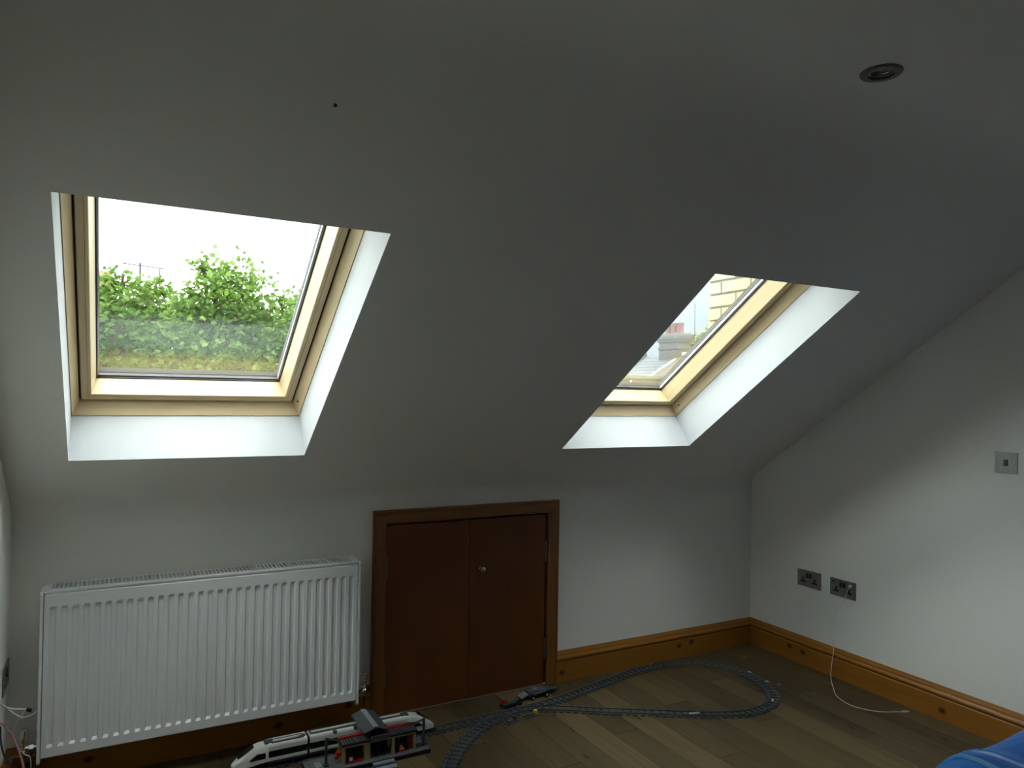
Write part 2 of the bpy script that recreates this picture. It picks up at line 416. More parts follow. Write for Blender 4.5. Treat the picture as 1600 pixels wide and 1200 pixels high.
# ------------------------------------------------------------------ skirting boards
SKP = [(0, 0), (-.018, 0), (-.018, .094), (-.0145, .0975), (-.0145, .1005), (-.019, .103), (-.0215, .108), (-.0215, .113), (-.019, .118), (-.0145, .1205), (-.0125, .123), (-.0125, .128), (-.0095, .134), (-.006, .1395), (-.004, .1453), (0, .1453)]
def skirt(name, a, b, along, m, label, fixed):
    """profile extruded along x or y; depth measured out of the wall; mitred where told"""
    mb = MB()
    (a, ma), (b, mbt) = a, b
    n = len(SKP); vs = []
    for e, mt in ((a, ma), (b, mbt)):
        for o, z in SKP:
            if along == 'x': vs.append((e + mt * o, fixed + o, z))
            elif along == 'yr': vs.append((fixed + o, e + mt * o, z))
            else: vs.append((fixed - o, e + mt * o, z))
    fs = [(k, (k + 1) % n, n + (k + 1) % n, n + k) for k in range(n)] + [tuple(range(n)), tuple(range(2 * n - 1, n - 1, -1))]
    mb.add(vs, fs)
    return struct(mb.build(name, m, smooth=True), label)
skirt('baseboard_back', (1.9065, 0), (R_, 1), 'x', ORANGE['X'], 'moulded orange pine skirting right of the eaves doors', D_)
skirt('trim_1', (L_, -1), (.9785, 0), 'x', ORANGE['X'], 'moulded pine skirting under the radiator', D_)
skirt('baseboard_right', (YB, 0), (D_, 1), 'yr', ORANGE['Y'], 'moulded orange pine skirting along the right wall', R_)
skirt('baseboard_left', (YB, 0), (D_, 1), 'yl', ORANGE['Y'], 'moulded orange pine skirting along the left wall', L_)

# ------------------------------------------------------------------ skylights
def member(mbk, prof, hu, hv, side, hc=(0, 0)):
    """mitred rail: prof = [(inset from opening, z)] ; side L R T B"""
    n = len(prof); vs = []
    for e in (-1, 1):
        for o, z in prof:
            oh, ov = o if isinstance(o, tuple) else (o, o)
            a, b = hu - oh, hv - ov
            if side == 'B': vs.append((e * a, -b, z))
            if side == 'T': vs.append((e * a, b, z))
            if side == 'L': vs.append((-a, e * b, z))
            if side == 'R': vs.append((a, e * b, z))
    fs = [(k, (k + 1) % n, n + (k + 1) % n, n + k) for k in range(n)] + [tuple(range(n)), tuple(range(2 * n - 1, n - 1, -1))]
    return mbk.add(vs, fs)
def skylight(idx, u0, u1, label):
    uc = (u0 + u1) / 2; hu = (u1 - u0) / 2; hv = HV
    o = bpy.data.objects.new('window_%d' % idx, None); COL.objects.link(o); struct(o, label)
    m = Matrix(((1, 0, 0), (0, -CA, -SA), (0, SA, -CA))).to_4x4(); m.translation = S(uc, VCEN)
    o.matrix_world = m
    z = lambda d: -d
    # plastered reveals, with thickness behind
    for s in 'LRTB':
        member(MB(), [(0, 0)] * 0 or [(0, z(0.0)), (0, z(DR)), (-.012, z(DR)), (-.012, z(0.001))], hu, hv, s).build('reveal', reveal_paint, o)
    fr_prof = [(0.0, z(DR)), (.003, z(DR - .002)), (.0215, z(.214)), (.0215, z(.31)), (-.03, z(.31)), (-.03, z(DR))]
    for s in 'LRTB': 
        fo = member(MB(), fr_prof, hu, hv, s).build('frame_board', PINE['X' if s in 'TB' else 'Y'], o)
        if s == 'R':
            MB().cyl((hu - .0135, -hv + .062, z(.197)), (hu - .0155, -hv + .062, z(.1955)), .0042, n=12).build('screw_hole', rubber, fo)
    # dark strip standing in for the shade between frame and sash
    for s in 'LRTB': member(MB(), [(.0215, z(.228)), (.030, z(.228)), (.030, z(.29)), (.0215, z(.29))], hu, hv, s).build('gap_shade_strip', gap_shade, o)
    f0 = .0275; f1 = .058; f2 = (.070, .047)
    F = lambda k: (f2[0] + k, f2[1] + k)
    sp = [(f0, z(.222)), (f0 + .002, z(.219)), (f1 - .012, z(.219)), (f1 - .0105, z(.2215)), (f1 - .009, z(.2195)), (f1 - .002, z(.2195)), (f1, z(.2215)), (F(0), z(.297)), (F(0), z(.325)), (f0, z(.325))]
    for s in 'LRTB': member(MB(), sp, hu, hv, s).build('sash_rail', PINE['X' if s in 'TB' else 'Y'], o)
    for s in 'LRTB':
        member(MB(), [(F(-.001), z(.2945)), (F(.003), z(.295)), (F(.003), z(.2995)), (F(-.001), z(.2995))], hu, hv, s).build('gasket', rubber, o)
        member(MB(), [(F(.0005), z(.3025)), (F(.008), z(.3025)), (F(.008), z(.3125)), (F(.0005), z(.3125))], hu, hv, s).build('spacer_bar', spacer_lit if s in 'LR' else spacer_shaded, o)
        member(MB(), [(F(-.002), z(.317)), (F(.009), z(.317)), (F(.008), z(.335)), ((-.035, -.035), z(.335)), ((-.035, -.035), z(.3255)), (F(-.002), z(.3255))], hu, hv, s).build('outer_cover', cover_m, o)
    a, b = hu - f2[0] + .0005, hv - f2[1] + .0005
    B(-a, -b, z(.3165), a, b, z(.3135)).build('outer_pane', GLASS, o)
    B(-a, -b, z(.3020), a, b, z(.3000)).build('inner_pane', GLASS, o)
    return o
skylight(1, *WINS[0], 'pale pine roof window on the left with green trees beyond')
skylight(2, *WINS[1], 'pale pine roof window on the right with brick wall and chimney beyond')

# ------------------------------------------------------------------ eaves doors
d = bpy.data.objects.new('door_1', None); COL.objects.link(d); d.location = (1.44, D_, 0); struct(d, 'pair of small reddish brown eaves doors in a stained pine architrave')
ox = 1.44
AX0, AX1, AZ = .979 - ox, 1.906 - ox, .882
IX0, IX1, IZ = 1.037 - ox, 1.8395 - ox, .8165
AP = [(0, 0), (0, -.020), (.006, -.022), (.010, -.020), (.0125, -.0165), (.016, -.0185), (.024, -.019), (.040, -.0165), (.050, -.015), (.054, -.017), (.0585, -.015), (.0585, 0)]
def archi(kind):
    n = len(AP); vs = []
    for o, y in AP:
        if kind == 'L': vs.append((AX0 + o, y, 0))
        if kind == 'R': vs.append((AX1 - o, y, 0))
        if kind == 'T': vs.append((AX0 + o, y, AZ - o))
    for o, y in AP:
        if kind == 'L': vs.append((AX0 + o, y, AZ - o))
        if kind == 'R': vs.append((AX1 - o, y, AZ - o))
        if kind == 'T': vs.append((AX1 - o, y, AZ - o))
    fs = [(k, (k + 1) % n, n + (k + 1) % n, n + k) for k in range(n)] + [tuple(range(n)), tuple(range(2 * n - 1, n - 1, -1))]
    MB().add(vs, fs).build('architrave', ARCH['X' if kind == 'T' else 'Z'], d, smooth=True)
for k in 'LRT': archi(k)
B(DX0 - ox, .0145, 0, DX1 - ox, .05, DZ1).build('gap_shade_backing', rubber, d)  # dark sheet added so the gaps round the leaves read as shade
xm = 1.4372 - ox
for s, (a, b) in enumerate(((IX0 + .002, xm - .0013), (xm + .0013, IX1 - .002))):
    lf = B(a, -.006, .004, b, .014, IZ - .002).build('door_leaf', DOORW, d, bevel=.001)
    for zc in (.638, .172):
        hx = a - .002 if s == 0 else b + .002
        m_ = MB().cyl((hx, -.0095, zc - .050), (hx, -.0095, zc + .050), .0045, n=12)
        for q in (-.03, -.01, .01, .03): m_.cyl((hx, -.0095, zc + q - .0007), (hx, -.0095, zc + q + .0007), .0050, n=12)
        m_.box(min(hx, hx + (.010 if s == 0 else -.010)), -.0068, zc - .048, max(hx, hx + (.010 if s == 0 else -.010)), -.0058, zc + .048)
        m_.build('hinge', hinge_m, lf, smooth=True)
    if s == 1:
        MB().lathe([(0.0001, -.034), (.008, -.0335), (.0125, -.031), (.0145, -.026), (.0135, -.021), (.008, -.017), (.0055, -.014), (.006, -.009), (.009, -.0065), (.009, -.006)], (1.494 - ox, 0, .587), 'Y').build('knob', chrome, lf, smooth=True)

# ------------------------------------------------------------------ radiator
def radiator():
    x0, x1, z0, z1 = -.2061, .8877, .124, .704
    t = thing('radiator', 'long white ribbed steel panel radiator with slotted top grille under the left skylight', 'radiator', ((x0 + x1) / 2, D_ - .14, z0))
    w = (x1 - x0) / 2; h = z1 - z0
    gx0, gx1 = -w + .012, w - .012
    nfl = 32; pitch = .0329; st = -(nfl - 1) / 2 * pitch
    def panel(yf, sgn, name):
        xs = [(gx0, 0)]
        for i in range(nfl):
            c = st + i * pitch
            xs += [(c - .0102, 0), (c - .0065, 1), (c + .0065, 1), (c + .0102, 0)]
        xs += [(gx1, 0)]
        zs = [(.022, -1), (.026, 0), (.056, 0), (.0655, 1), (h - .0625, 1), (h - .053, 0), (h - .0145, 0), (h - .008, -1.2)]
        vs = []; 
        for z, zd in zs:
            for x, dp in xs:
                dd = dp * .0075 if zd == 1 else (0 if zd >= 0 else .004 * -zd)
                vs.append((x, yf + sgn * dd, z))
        m = len(xs)
        fs = [(r * m + k, r * m + k + 1, (r + 1) * m + k + 1, (r + 1) * m + k) for r in range(len(zs) - 1) for k in range(m - 1)]
        MB().add(vs, fs).build(name, rad_white, t)
    panel(0.0, 1, 'front_panel')
    B(gx0, .0082, .024, gx1, .013, h - .016).build('water_channel', rad_white, t)
    B(gx0, .094, .024, gx1, .104, h - .016).build('rear_panel', rad_white, t)
    mb = MB()
    for i in range(54): # convector fins between the panels
        x = gx0 + .03 + i * .0195; mb.box(x, .014, .05, x + .0012, .092, h - .09)
    mb.build('convector_fins', rad_white, t)
    for sx in (-1, 1):
        a, b = (-w, -w + .0095) if sx < 0 else (w - .0095, w)
        mb = MB()
        pl = [(-.0035, .012), (-.0035, h - .01), (.002, h), (.108, h), (.113, h - .006), (.113, .012), (.106, .004), (.003, .004)]
        mb.prism(pl, a, b, lambda p, q, k: (k, p, q)); mb.build('side_panel', rad_white, t, bevel=.0012)
    # grille: rails and cross bars
    gr = B(-w + .008, -.001, h - .006, w - .008, .020, h + .0008).build('top_grille', rad_white, t, bevel=.001)
    mb = MB(); mb.box(-w + .008, .098, h - .006, w - .008, .114, h + .0008)
    mb.box(-w + .008, .019, h - .006, -w + .03, .099, h + .0008); mb.box(w - .03, .019, h - .006, w - .008, .099, h + .0008)
    mb.build('grille_rail', rad_white, gr)
    proto = B(-.0019, .019, -.003, .0019, .099, .0005).mesh('grille_bar', rad_white)
    nb = 76; a = -w + .03; b = w - .03
    for i in range(nb):
        o = bpy.data.objects.new('grille_bar', proto); COL.objects.link(o); o.parent = gr; o.location = (a + (i + .5) * (b - a) / nb, 0, h)
    o = B(w - .20, -.0016, .012, w - .17, -.001, .02)
    # wall brackets
    for x in (-w + .15, w - .15): B(x - .02, .103, .05, x + .02, .1385, h - .05).build('wall_bracket', rad_white, t)
    for x, s in ((-w, -1), (w, 1)):
        v = MB().lathe([(.0001, .118), (.008, .1175), (.0115, .112), (.0125, .100), (.0125, .082), (.0105, .078), (.0085, .070), (.0085, .050), (.012, .046), (.012, .030), (.009, .026), (.0075, .02), (.0075, -.02)], (x + s * .04, .055, -.006)).build('valve', chrome, t, smooth=True)
        MB().cyl((x + s * .004, .055, .046), (x + s * .04, .055, .046), .0095, n=16).cyl((x + s * .012, .055, .046), (x + s * .024, .055, .046), .0135, n=6).build('coupling_nut', chrome, v, smooth=True)
        MB().cyl((x + s * .04, .055, -.02), (x + s * .04, .055, -z0), .0075, n=14).build('supply_pipe', chrome, v, smooth=True)
radiator()

# ------------------------------------------------------------------ sockets and switch
def frame_m(origin, wall):
    """local x = to the right as seen, y = up, z = out of the wall"""
    if wall == 'right': m = Matrix(((0, 0, -1), (-1, 0, 0), (0, 1, 0))).to_4x4()
    else: m = Matrix(((0, 0, 1), (1, 0, 0), (0, 1, 0))).to_4x4()
    m.translation = origin; return m
def socket(label, origin, wall, plate_m, group=None, usb=False):
    t = thing('double_socket', label, 'socket', group='steel double sockets'); t.matrix_world = frame_m(origin, wall)
    B(-.073, -.043, 0, .073, .043, .0042).build('face_plate', plate_m, t, bevel=.0012)
    for cx in (-.036, .036):
        ins = B(cx - .019, -.026, .0042, cx + .019, .004, .0047).build('pin_insert', plate_m, t)
        B(cx - .0025, -.004, .0046, cx + .0025, .0045, .0052).build('pin_hole', darkhole, ins)
        for q in (-.011, .011): B(cx + q - .0045, -.019, .0046, cx + q + .0045, -.0145, .0052).build('pin_hole', darkhole, ins)
        B(cx - .015, -.0215, .0044, cx + .015, -.012, .0050).build('pin_shroud', blackp, ins)
        B(cx - .0045, -.012, .0044, cx + .0045, .006, .0050).build('pin_shroud', blackp, ins)
    for cx in (-.0095, .0095):
        mb = MB(); mb.prism([(-.012, 0), (.012, 0), (.012, .0025), (-.012, .005)], -.0065, .0065, lambda a, b, h, c=cx: (c + h, a + .017, b + .0042))
        mb.build('rocker', blackp, t, bevel=.0006)
    for cx in (-.062, .062): MB().cyl((cx, 0.0, .0042), (cx, 0.0, .0052), .0032, n=12).build('screw', steel_lt, t)
    if usb:
        B(-.060, .022, .0042, -.046, .029, .0048).build('usb_port', darkhole, t)
        B(.040, .022, .0042, .054, .029, .0048).build('usb_port', darkhole, t)
    return t
socket('dark steel double socket nearer the room corner, nothing plugged in', (R_, 2.6467, .4501), 'right', steel)
socket('dark steel double socket with a white charging lead plugged in', (R_, 2.4447, .4486), 'right', steel, usb=True)
socket('steel double socket on the left wall beside the radiator', (L_, 2.958, .421), 'left', steel)
t = thing('light_switch', 'single square steel wall switch with a black rocker on the right wall', 'switch'); t.matrix_world = frame_m((R_, 1.686, 1.1406), 'right')
B(-.043, -.043, 0, .043, .043, .0045).build('face_plate', mat('satin_steel', (.42, .43, .42), .42, metal=.55), t, bevel=.001)
mb = MB(); mb.prism([(-.0125, 0), (.0125, 0), (.0125, .0025), (-.0125, .0055)], -.0075, .0075, lambda a, b, h: (h, a, b + .0045)); mb.build('rocker', blackp, t, bevel=.0007)
for cx in (-.030, .030): MB().lathe([(.0035, .0045), (.0035, .0054), (.0015, .0058), (.0001, .0052)], (cx, 0, 0), n=12).build('screw', chrome, t, smooth=True)

# charging lead of the second socket
t = thing('charging_cable', 'thin white charging cable hanging from the right socket and trailing on the floor', 'cable', (3.19, 2.39, .47))
lo = Vector((3.19, 2.39, .47))
pts = [(3.192, 2.393, .476), (3.186, 2.398, .462), (3.190, 2.412, .430), (3.190, 2.428, .395), (3.188, 2.452, .35), (3.185, 2.471, .316), (3.180, 2.479, .27), (3.178, 2.478, .235), (3.174, 2.471, .19), (3.168, 2.466, .14), (3.160, 2.467, .09), (3.142, 2.460, .03), (3.120, 2.438, .0035), (3.06, 2.38, .0025), (3.000, 2.317, .0022), (2.972, 2.25, .0022), (2.970, 2.195, .0022), (2.995, 2.145, .0022), (3.03, 2.108, .0022), (3.08, 2.083, .0022), (3.118, 2.066, .0022)]
MB().tube([Vector(p) - lo for p in pts], .0016, 8, 6).build('lead', cable_w, t, smooth=True)
B(-.004, -.006, -.002, .0125, .008, .0095).build('usb_plug', cable_w, t, bevel=.0015)
mb = MB(); mb.box(-.014, -.0045, -.0015, .010, .0045, .0035, Matrix.Translation(Vector((3.13, 2.062, .0018)) - lo) @ Matrix.Rotation(radians(-20), 4, 'Z')); mb.build('connector_body', cable_w, t, bevel=.001)
mb = MB(); mb.box(.010, -.0032, -.0005, .019, .0032, .0018, Matrix.Translation(Vector((3.13, 2.062, .0018)) - lo) @ Matrix.Rotation(radians(-20), 4, 'Z')); mb.build('connector_tip', steel_lt, t)

# cables at the left edge by the radiator
def cable(name, label, pts, r, m, plug=None):
    lo = Vector(pts[-1]) if plug is None else Vector(pts[0])
    t = thing(name, label, 'cable', lo)
    MB().tube([Vector(p) - lo for p in pts], r, 8, 6).build('lead', m, t, smooth=True)
    if plug:
        p = Vector(plug) - lo
        mb = MB(); mb.box(-.008, -.005, -.005, .008, .005, .005, Matrix.Translation(p) @ Matrix.Rotation(radians(25), 4, 'Y')); mb.build('plug', blackp, t, bevel=.001)
    return t
cable('network_cable', 'white cable ending in a small black plug between left wall and radiator', [(-.300, 2.84, .374), (-.281, 2.855, .354), (-.261, 2.86, .345), (-.235, 2.86, .340)], .0024, cable_w, (-.2255, 2.86, .336))
cable('aerial_cable', 'white cable sagging behind the radiator edge below the black plug', [(-.300, 2.872, .362), (-.287, 2.868, .352), (-.261, 2.87, .322), (-.24, 2.88, .307), (-.214, 2.93, .298), (-.216, 3.0, .296)], .0022, cable_w)
cable('pink_cable', 'pink cable hanging down at the bottom left edge beside the radiator', [(-.3005, 2.84, .318), (-.286, 2.86, .290), (-.268, 2.865, .256), (-.249, 2.865, .200), (-.238, 2.868, .15), (-.232, 2.88, .08), (-.225, 2.89, .0028)], .0028, cable_p)
cable('navy_cable', 'dark navy cable against the left wall at the bottom corner', [(-.3005, 2.85, .30), (-.298, 2.85, .249), (-.288, 2.85, .203), (-.272, 2.852, .172), (-.262, 2.86, .10), (-.262, 2.865, .0025)], .0026, cable_b)
cable('thin_white_cable', 'thin white cable dropping from the black plug to the skirting', [(-.239, 2.872, .333), (-.25, 2.874, .31), (-.26, 2.876, .296), (-.269, 2.877, .267), (-.262, 2.878, .232), (-.249, 2.880, .206), (-.236, 2.880, .185), (-.220, 2.882, .168), (-.218, 2.884, .08), (-.216, 2.886, .0022)], .0012, cable_w)
cable('black_cable', 'short black cable looping at the lower left corner of the radiator', [(-.292, 2.90, .16), (-.272, 2.896, .174), (-.243, 2.895, .169), (-.224, 2.896, .162), (-.2145, 2.898, .182)], .0026, blackp)

# ------------------------------------------------------------------ downlight and screw on the slope
t = thing('downlight', 'round brushed nickel recessed downlight in the flat ceiling', 'light', (DLX, DLY, ZC))
r = DLR
MB().lathe([(r, 0), (r, -.0025), (r - .003, -.0055), (.030, -.0068), (.0275, -.005), (.0265, .002), (.0255, .006)], n=48).build('bezel', steel_lt if False else mat('nickel', (.17, .155, .14), .35, metal=.9), t, smooth=True)
MB().lathe([(.0262, .0015), (.0262, .035), (.012, .055), (.0001, .055)], n=32).build('housing', blackp, t, smooth=True)
MB().lathe([(.0245, .004), (.0235, .0035), (.0225, .0055), (.0001, .0075)], n=32).build('lamp_face', lamp_glass, t, smooth=True)
MB().lathe([(.0262, .0005), (.0262, -.0012), (.0238, -.0012), (.0238, .0008)], n=32).build('retaining_ring', steel_lt, t, smooth=True)
t = thing('picture_screw', 'tiny dark screw left in the sloping plaster above the left skylight', 'screw', S(.394, 1.842), (pi + A_ - pi / 2 + pi / 2 - A_ * 2, 0, 0))
t.rotation_euler = (0, 0, 0); m_ = Matrix(((1, 0, 0), (0, -CA, -SA), (0, SA, -CA))).to_4x4(); m_.translation = S(.394, 1.842); t.matrix_world = m_
MB().cyl((0, 0, -.004), (0, 0, .006), .0012, n=10).build('shank', rubber, t)
MB().lathe([(.0001, .0085), (.003, .008), (.0042, .0065), (.0015, .005)], n=14).build('head', rubber, t, smooth=True)

# ------------------------------------------------------------------ toy railway
TRK = thing('toy_train_track', 'grey plastic toy railway track with a loop in the room corner and a branch', 'toy track', (1.6, 2.8, 0))
TO = Vector((1.6, 2.8, 0))
tie = B(-.008, -.0335, 0, .008, .0335, .0048)
tie.box(-.0035, -.0335, .0048, .0035, -.028, .0064); tie.box(-.0035, .028, .0048, .0035, .0335, .0064); tie.box(-.004, -.006, .0048, .004, .006, .0062)
tie_mesh = tie.mesh('sleeper', T_mid)
def resample(pts, step):
    P = catmull([Vector((x, y, 0)) for x, y in pts], 24)
    out = [P[0]]; acc = 0
    for a, b in zip(P, P[1:]):
        l = (b - a).length
        while acc + l >= step:
            t = (step - acc) / l; a = a + (b - a) * t; out.append(a.copy()); l = (b - a).length; acc = 0
        acc += l
    return out
def track(pts):
    P = resample(pts, .008)
    seg = 16  # 0.128 m pieces
    for s in range(0, len(P) - 4, seg):
        q = P[s:s + seg + 1]
        if len(q) < 5: break
        pc = None; vs = []; rails = []
        for sgn in (-1, 1):
            ln = []
            for i, p in enumerate(q):
                g = s + i; d = (P[min(g + 1, len(P) - 1)] - P[max(g - 1, 0)]).normalized(); nrm = Vector((-d.y, d.x, 0))
                ln.append((p + nrm * sgn * .0200 - TO, nrm))
            mb = MB()
            for (a, na), (b, nb) in zip(ln, ln[1:]):
                w = .0022
                v = [a - na * w, a + na * w, b + nb * w, b - nb * w]
                mb.add([x + Vector((0, 0, z)) for z in (.0045, .0098) for x in v], [(4, 5, 6, 7), (0, 1, 5, 4), (2, 3, 7, 6), (1, 2, 6, 5), (3, 0, 4, 7)])
            rails.append(mb)
        # web under the rails joins the sleepers
        web = MB()
        for sgn in (-1, 1):
            for i in range(len(q) - 1):
                g = s + i; d = (P[min(g + 1, len(P) - 1)] - P[max(g - 1, 0)]).normalized(); nrm = Vector((-d.y, d.x, 0))
                a, b = q[i] - TO, q[i + 1] - TO
                v = [a + nrm * (sgn * .02 - .0035), a + nrm * (sgn * .02 + .0035), b + nrm * (sgn * .02 + .0035), b + nrm * (sgn * .02 - .0035)]
                web.add([x + Vector((0, 0, z)) for z in (.0008, .0047) for x in v], [(4, 5, 6, 7), (0, 1, 5, 4), (2, 3, 7, 6)])
        web.box(-.0005, -.018, .0008, .0005, .018, .0045, Matrix.Translation(q[0] * .5 + q[1] * .5 - TO) @ Matrix.Rotation(math.atan2((q[1] - q[0]).y, (q[1] - q[0]).x), 4, 'Z'))
        pc = web.build('track_piece', T_mid, TRK)
        for mb in rails: mb.build('rail', T_mid, pc, merge=True)
        for k in range(2, seg, 4):
            if s + k >= len(P) - 1: break
            p = P[s + k]; d = P[s + k + 1] - P[s + k - 1]
            o = bpy.data.objects.new('sleeper', tie_mesh); COL.objects.link(o); o.parent = pc; o.location = p - TO; o.rotation_euler = (0, 0, math.atan2(d.y, d.x))
track([(.30, 2.822), (.7, 2.822), (1.0, 2.820), (1.15, 2.818), (1.28, 2.822), (1.40, 2.827), (1.58, 2.834), (1.71, 2.842), (1.83, 2.858), (1.98, 2.893), (2.16, 2.935), (2.30, 2.966), (2.43, 2.981), (2.54, 2.978), (2.65, 2.944), (2.74, 2.88), (2.795, 2.79), (2.812, 2.69), (2.793, 2.57), (2.735, 2.455), (2.655, 2.392), (2.56, 2.366), (2.46, 2.368), (2.31, 2.428), (2.14, 2.531), (1.96, 2.639), (1.85, 2.708), (1.76, 2.766), (1.68, 2.808), (1.60, 2.832)])
track([(1.54, 2.832), (1.46, 2.803), (1.38, 2.762), (1.298, 2.710), (1.225, 2.645), (1.155, 2.565), (1.09, 2.47), (1.045, 2.37), (1.02, 2.27)])
# switch levers of the points
def lever(x, y, rot, mk=None):
    M = Matrix.Translation(Vector((x, y, 0)) - TO) @ Matrix.Rotation(rot, 4, 'Z')
    b = MB().box(-.032, -.016, .0005, .032, .016, .006, M).build('switch_base', T_mid, TRK)
    MB().box(-.024, -.010, .006, .012, .010, .012, M).build('switch_housing', T_dbg, b)
    k = MB(); k.lathe([(.0001, .019), (.007, .0185), (.0095, .0165), (.0095, .007), (.0001, .007)], M @ Vector((.022, 0, .003)), n=16); k.build('switch_knob', mk or T_yel, b, smooth=True)
lever(1.612, 2.768, .12)
lever(1.505, 2.752, .35, T_dbg)

# loose small plastic pieces round the loop
def tile(label, x, y, z, l, w, m, rot=0, name='toy_tile', studs=0):
    t = thing(name, label, 'toy brick', (x, y, z), (0, 0, rot), 'loose toy pieces round the track')
    B(-l / 2, -w / 2, 0, l / 2, w / 2, .0035 if not studs else .004).build('plate', m, t, bevel=.0004)
    for i in range(studs): MB().cyl((-l / 2 + l * (i + .5) / studs, 0, .004), (-l / 2 + l * (i + .5) / studs, 0, .006), .0026, n=12).build('stud', m, t)
    return t
tile('small white tile on the outer edge of the track loop, by the far bend', 2.850, 2.715, 0.0, .024, .016, T_wht, .3)
tile('small white tile beside the rightmost bend of the track loop', 2.836, 2.588, 0.0, .024, .016, T_wht, -.2)
tile('white tile lying on the sleepers at the near right bend', 2.670, 2.398, .0098, .024, .010, T_wht, .8)
tile('white studded strip lying across the near straight of the loop', 2.250, 2.452, .0098, .048, .008, T_wht, -.25, 'toy_strip', 6)
tile('yellow tile behind the track near the right skirting', 2.475, 3.020, 0, .022, .012, T_yel, .2)
tile('tiny white brick left of the yellow tile by the skirting', 2.365, 3.003, 0, .014, .010, T_wht, .1)
tile('red tile between the tiny white brick and the yellow tile', 2.417, 3.018, 0, .024, .008, T_red, .25)
tile('small red tile on the far bend of the track', 2.700, 2.925, .0098, .018, .010, T_red, -.5)
t = thing('toy_ring', 'small grey plastic ring on the floor outside the track loop', 'toy brick', (2.865, 2.535, 0))
MB().lathe([(.006, 0), (.009, 0), (.009, .004), (.006, .004), (.006, 0)], n=20).build('ring', T_lbg, t, smooth=True)
tile('tiny pale tile alone on the floor behind the loop', 2.990, 2.880, 0, .010, .008, T_lbg, .4)

# small cart with the red block
t = thing('toy_cart', 'small dark toy cart with a red block beside the track near the doors', 'toy vehicle', (1.565, 2.893, 0), (0, 0, .12))
B(-.034, -.016, .012, .034, .016, .020).build('chassis', T_dbg, t, bevel=.0008)
for sx in (-.022, .022):
    for sy in (-.017, .017): MB().cyl((sx, sy - .0035, .0085), (sx, sy + .0035, .0085), .0085, n=18).build('wheel', T_blk, t)
B(-.032, -.010, .020, -.014, .006, .036).build('red_block', T_red, t, bevel=.0006)
B(-.006, -.012, .020, .030, .012, .0235).build('cargo_plate', T_mid, t)
t = thing('toy_wheel_piece', 'black toy tyre lying right of the dark cart', 'toy wheel', (1.625, 2.900, 0), (0, 0, 0))
MB().lathe([(.006, .002), (.006, .008), (.0085, .010), (.013, .010), (.015, .008), (.015, .002), (.013, 0), (.0085, 0), (.006, .002)], n=24).build('tyre', T_blk, t, smooth=True)
# grey wedge-shaped vehicle
t = thing('toy_truck', 'flat grey toy vehicle with pointed front by the right door leaf', 'toy vehicle', (1.745, 2.935, 0), (0, 0, .10))
MB().prism([(-.065, .014), (-.06, .034), (-.02, .037), (.04, .030), (.108, .020), (.108, .016), (.05, .012)], -.022, .022, lambda a, b, h: (a, h * (1 if a < .05 else .55), b)).build('body', T_mid, t, bevel=.0008)
B(-.045, -.0235, .026, .03, .0235, .030).build('side_rail', T_lbg, t)
for i in range(3): B(-.106 + i * .012, -.018, .014 + i * .004, -.094 + i * .012, .018, .022 + i * .004).build('tail_plate', T_lbg, t, bevel=.0006)
B(-.03, -.008, .036, -.012, .006, .043).build('cockpit', T_lbg, t, bevel=.001)
MB().prism([(.03, .031), (.075, .028), (.085, .0245), (.03, .0265)], -.010, .010, lambda a, b, h: (a, h, b)).build('front_canopy', T_dbg, t)
for sx in (-.048, .028):
    for sy in (-.026, .026):
        wv = MB().cyl((sx, sy - .004, .0115), (sx, sy + .004, .0115), .0115, n=20).build('wheel', T_blk, t, bevel=.001)
        MB().cyl((sx, sy - .0048, .0115), (sx, sy + .0048, .0115), .0048, n=14).build('hub', T_wht, wv)

# ------------------------------------------------------------------ toy train
TY = 2.822
def wheels(t, xs):
    for x in xs:
        for s in (-1, 1): MB().cyl((x, s * .0175, .0190), (x, s * .0225, .0190), .0087, n=16).build('wheel', T_blk, t)
def roof_detail(t, x0, x1, zr, red=False, darkgaps=()):
    B(x0, -.014, zr + .001, x1, .016, zr + .0026).build('roof_recess', T_dbg, t)
    g = B(x0 + .006, .001, zr + .0026, x1 - (.03 if red else .006), .011, zr + .0045).build('roof_grille', T_wht, t)
    n = int((x1 - x0) / .006)
    pr = B(-.0015, -.0045, 0, .0015, .0045, .0018).mesh('grille_rib', T_wht)
    L = x1 - x0 - (.036 if red else .012)
    for i in range(n - 2):
        o = bpy.data.objects.new('grille_rib', pr); COL.objects.link(o); o.parent = g; o.location = (x0 + .006 + (i + .5) * L / (n - 2), .006, zr + .0045)
    B(x0, .018, zr - .001, x1, .0215, zr + .005).build('roof_conduit', T_dbg, t)
    for x in darkgaps: B(x, -.0305, zr - .006, x + .014, -.013, zr + .0028).build('roof_hatch', T_dbg, t)
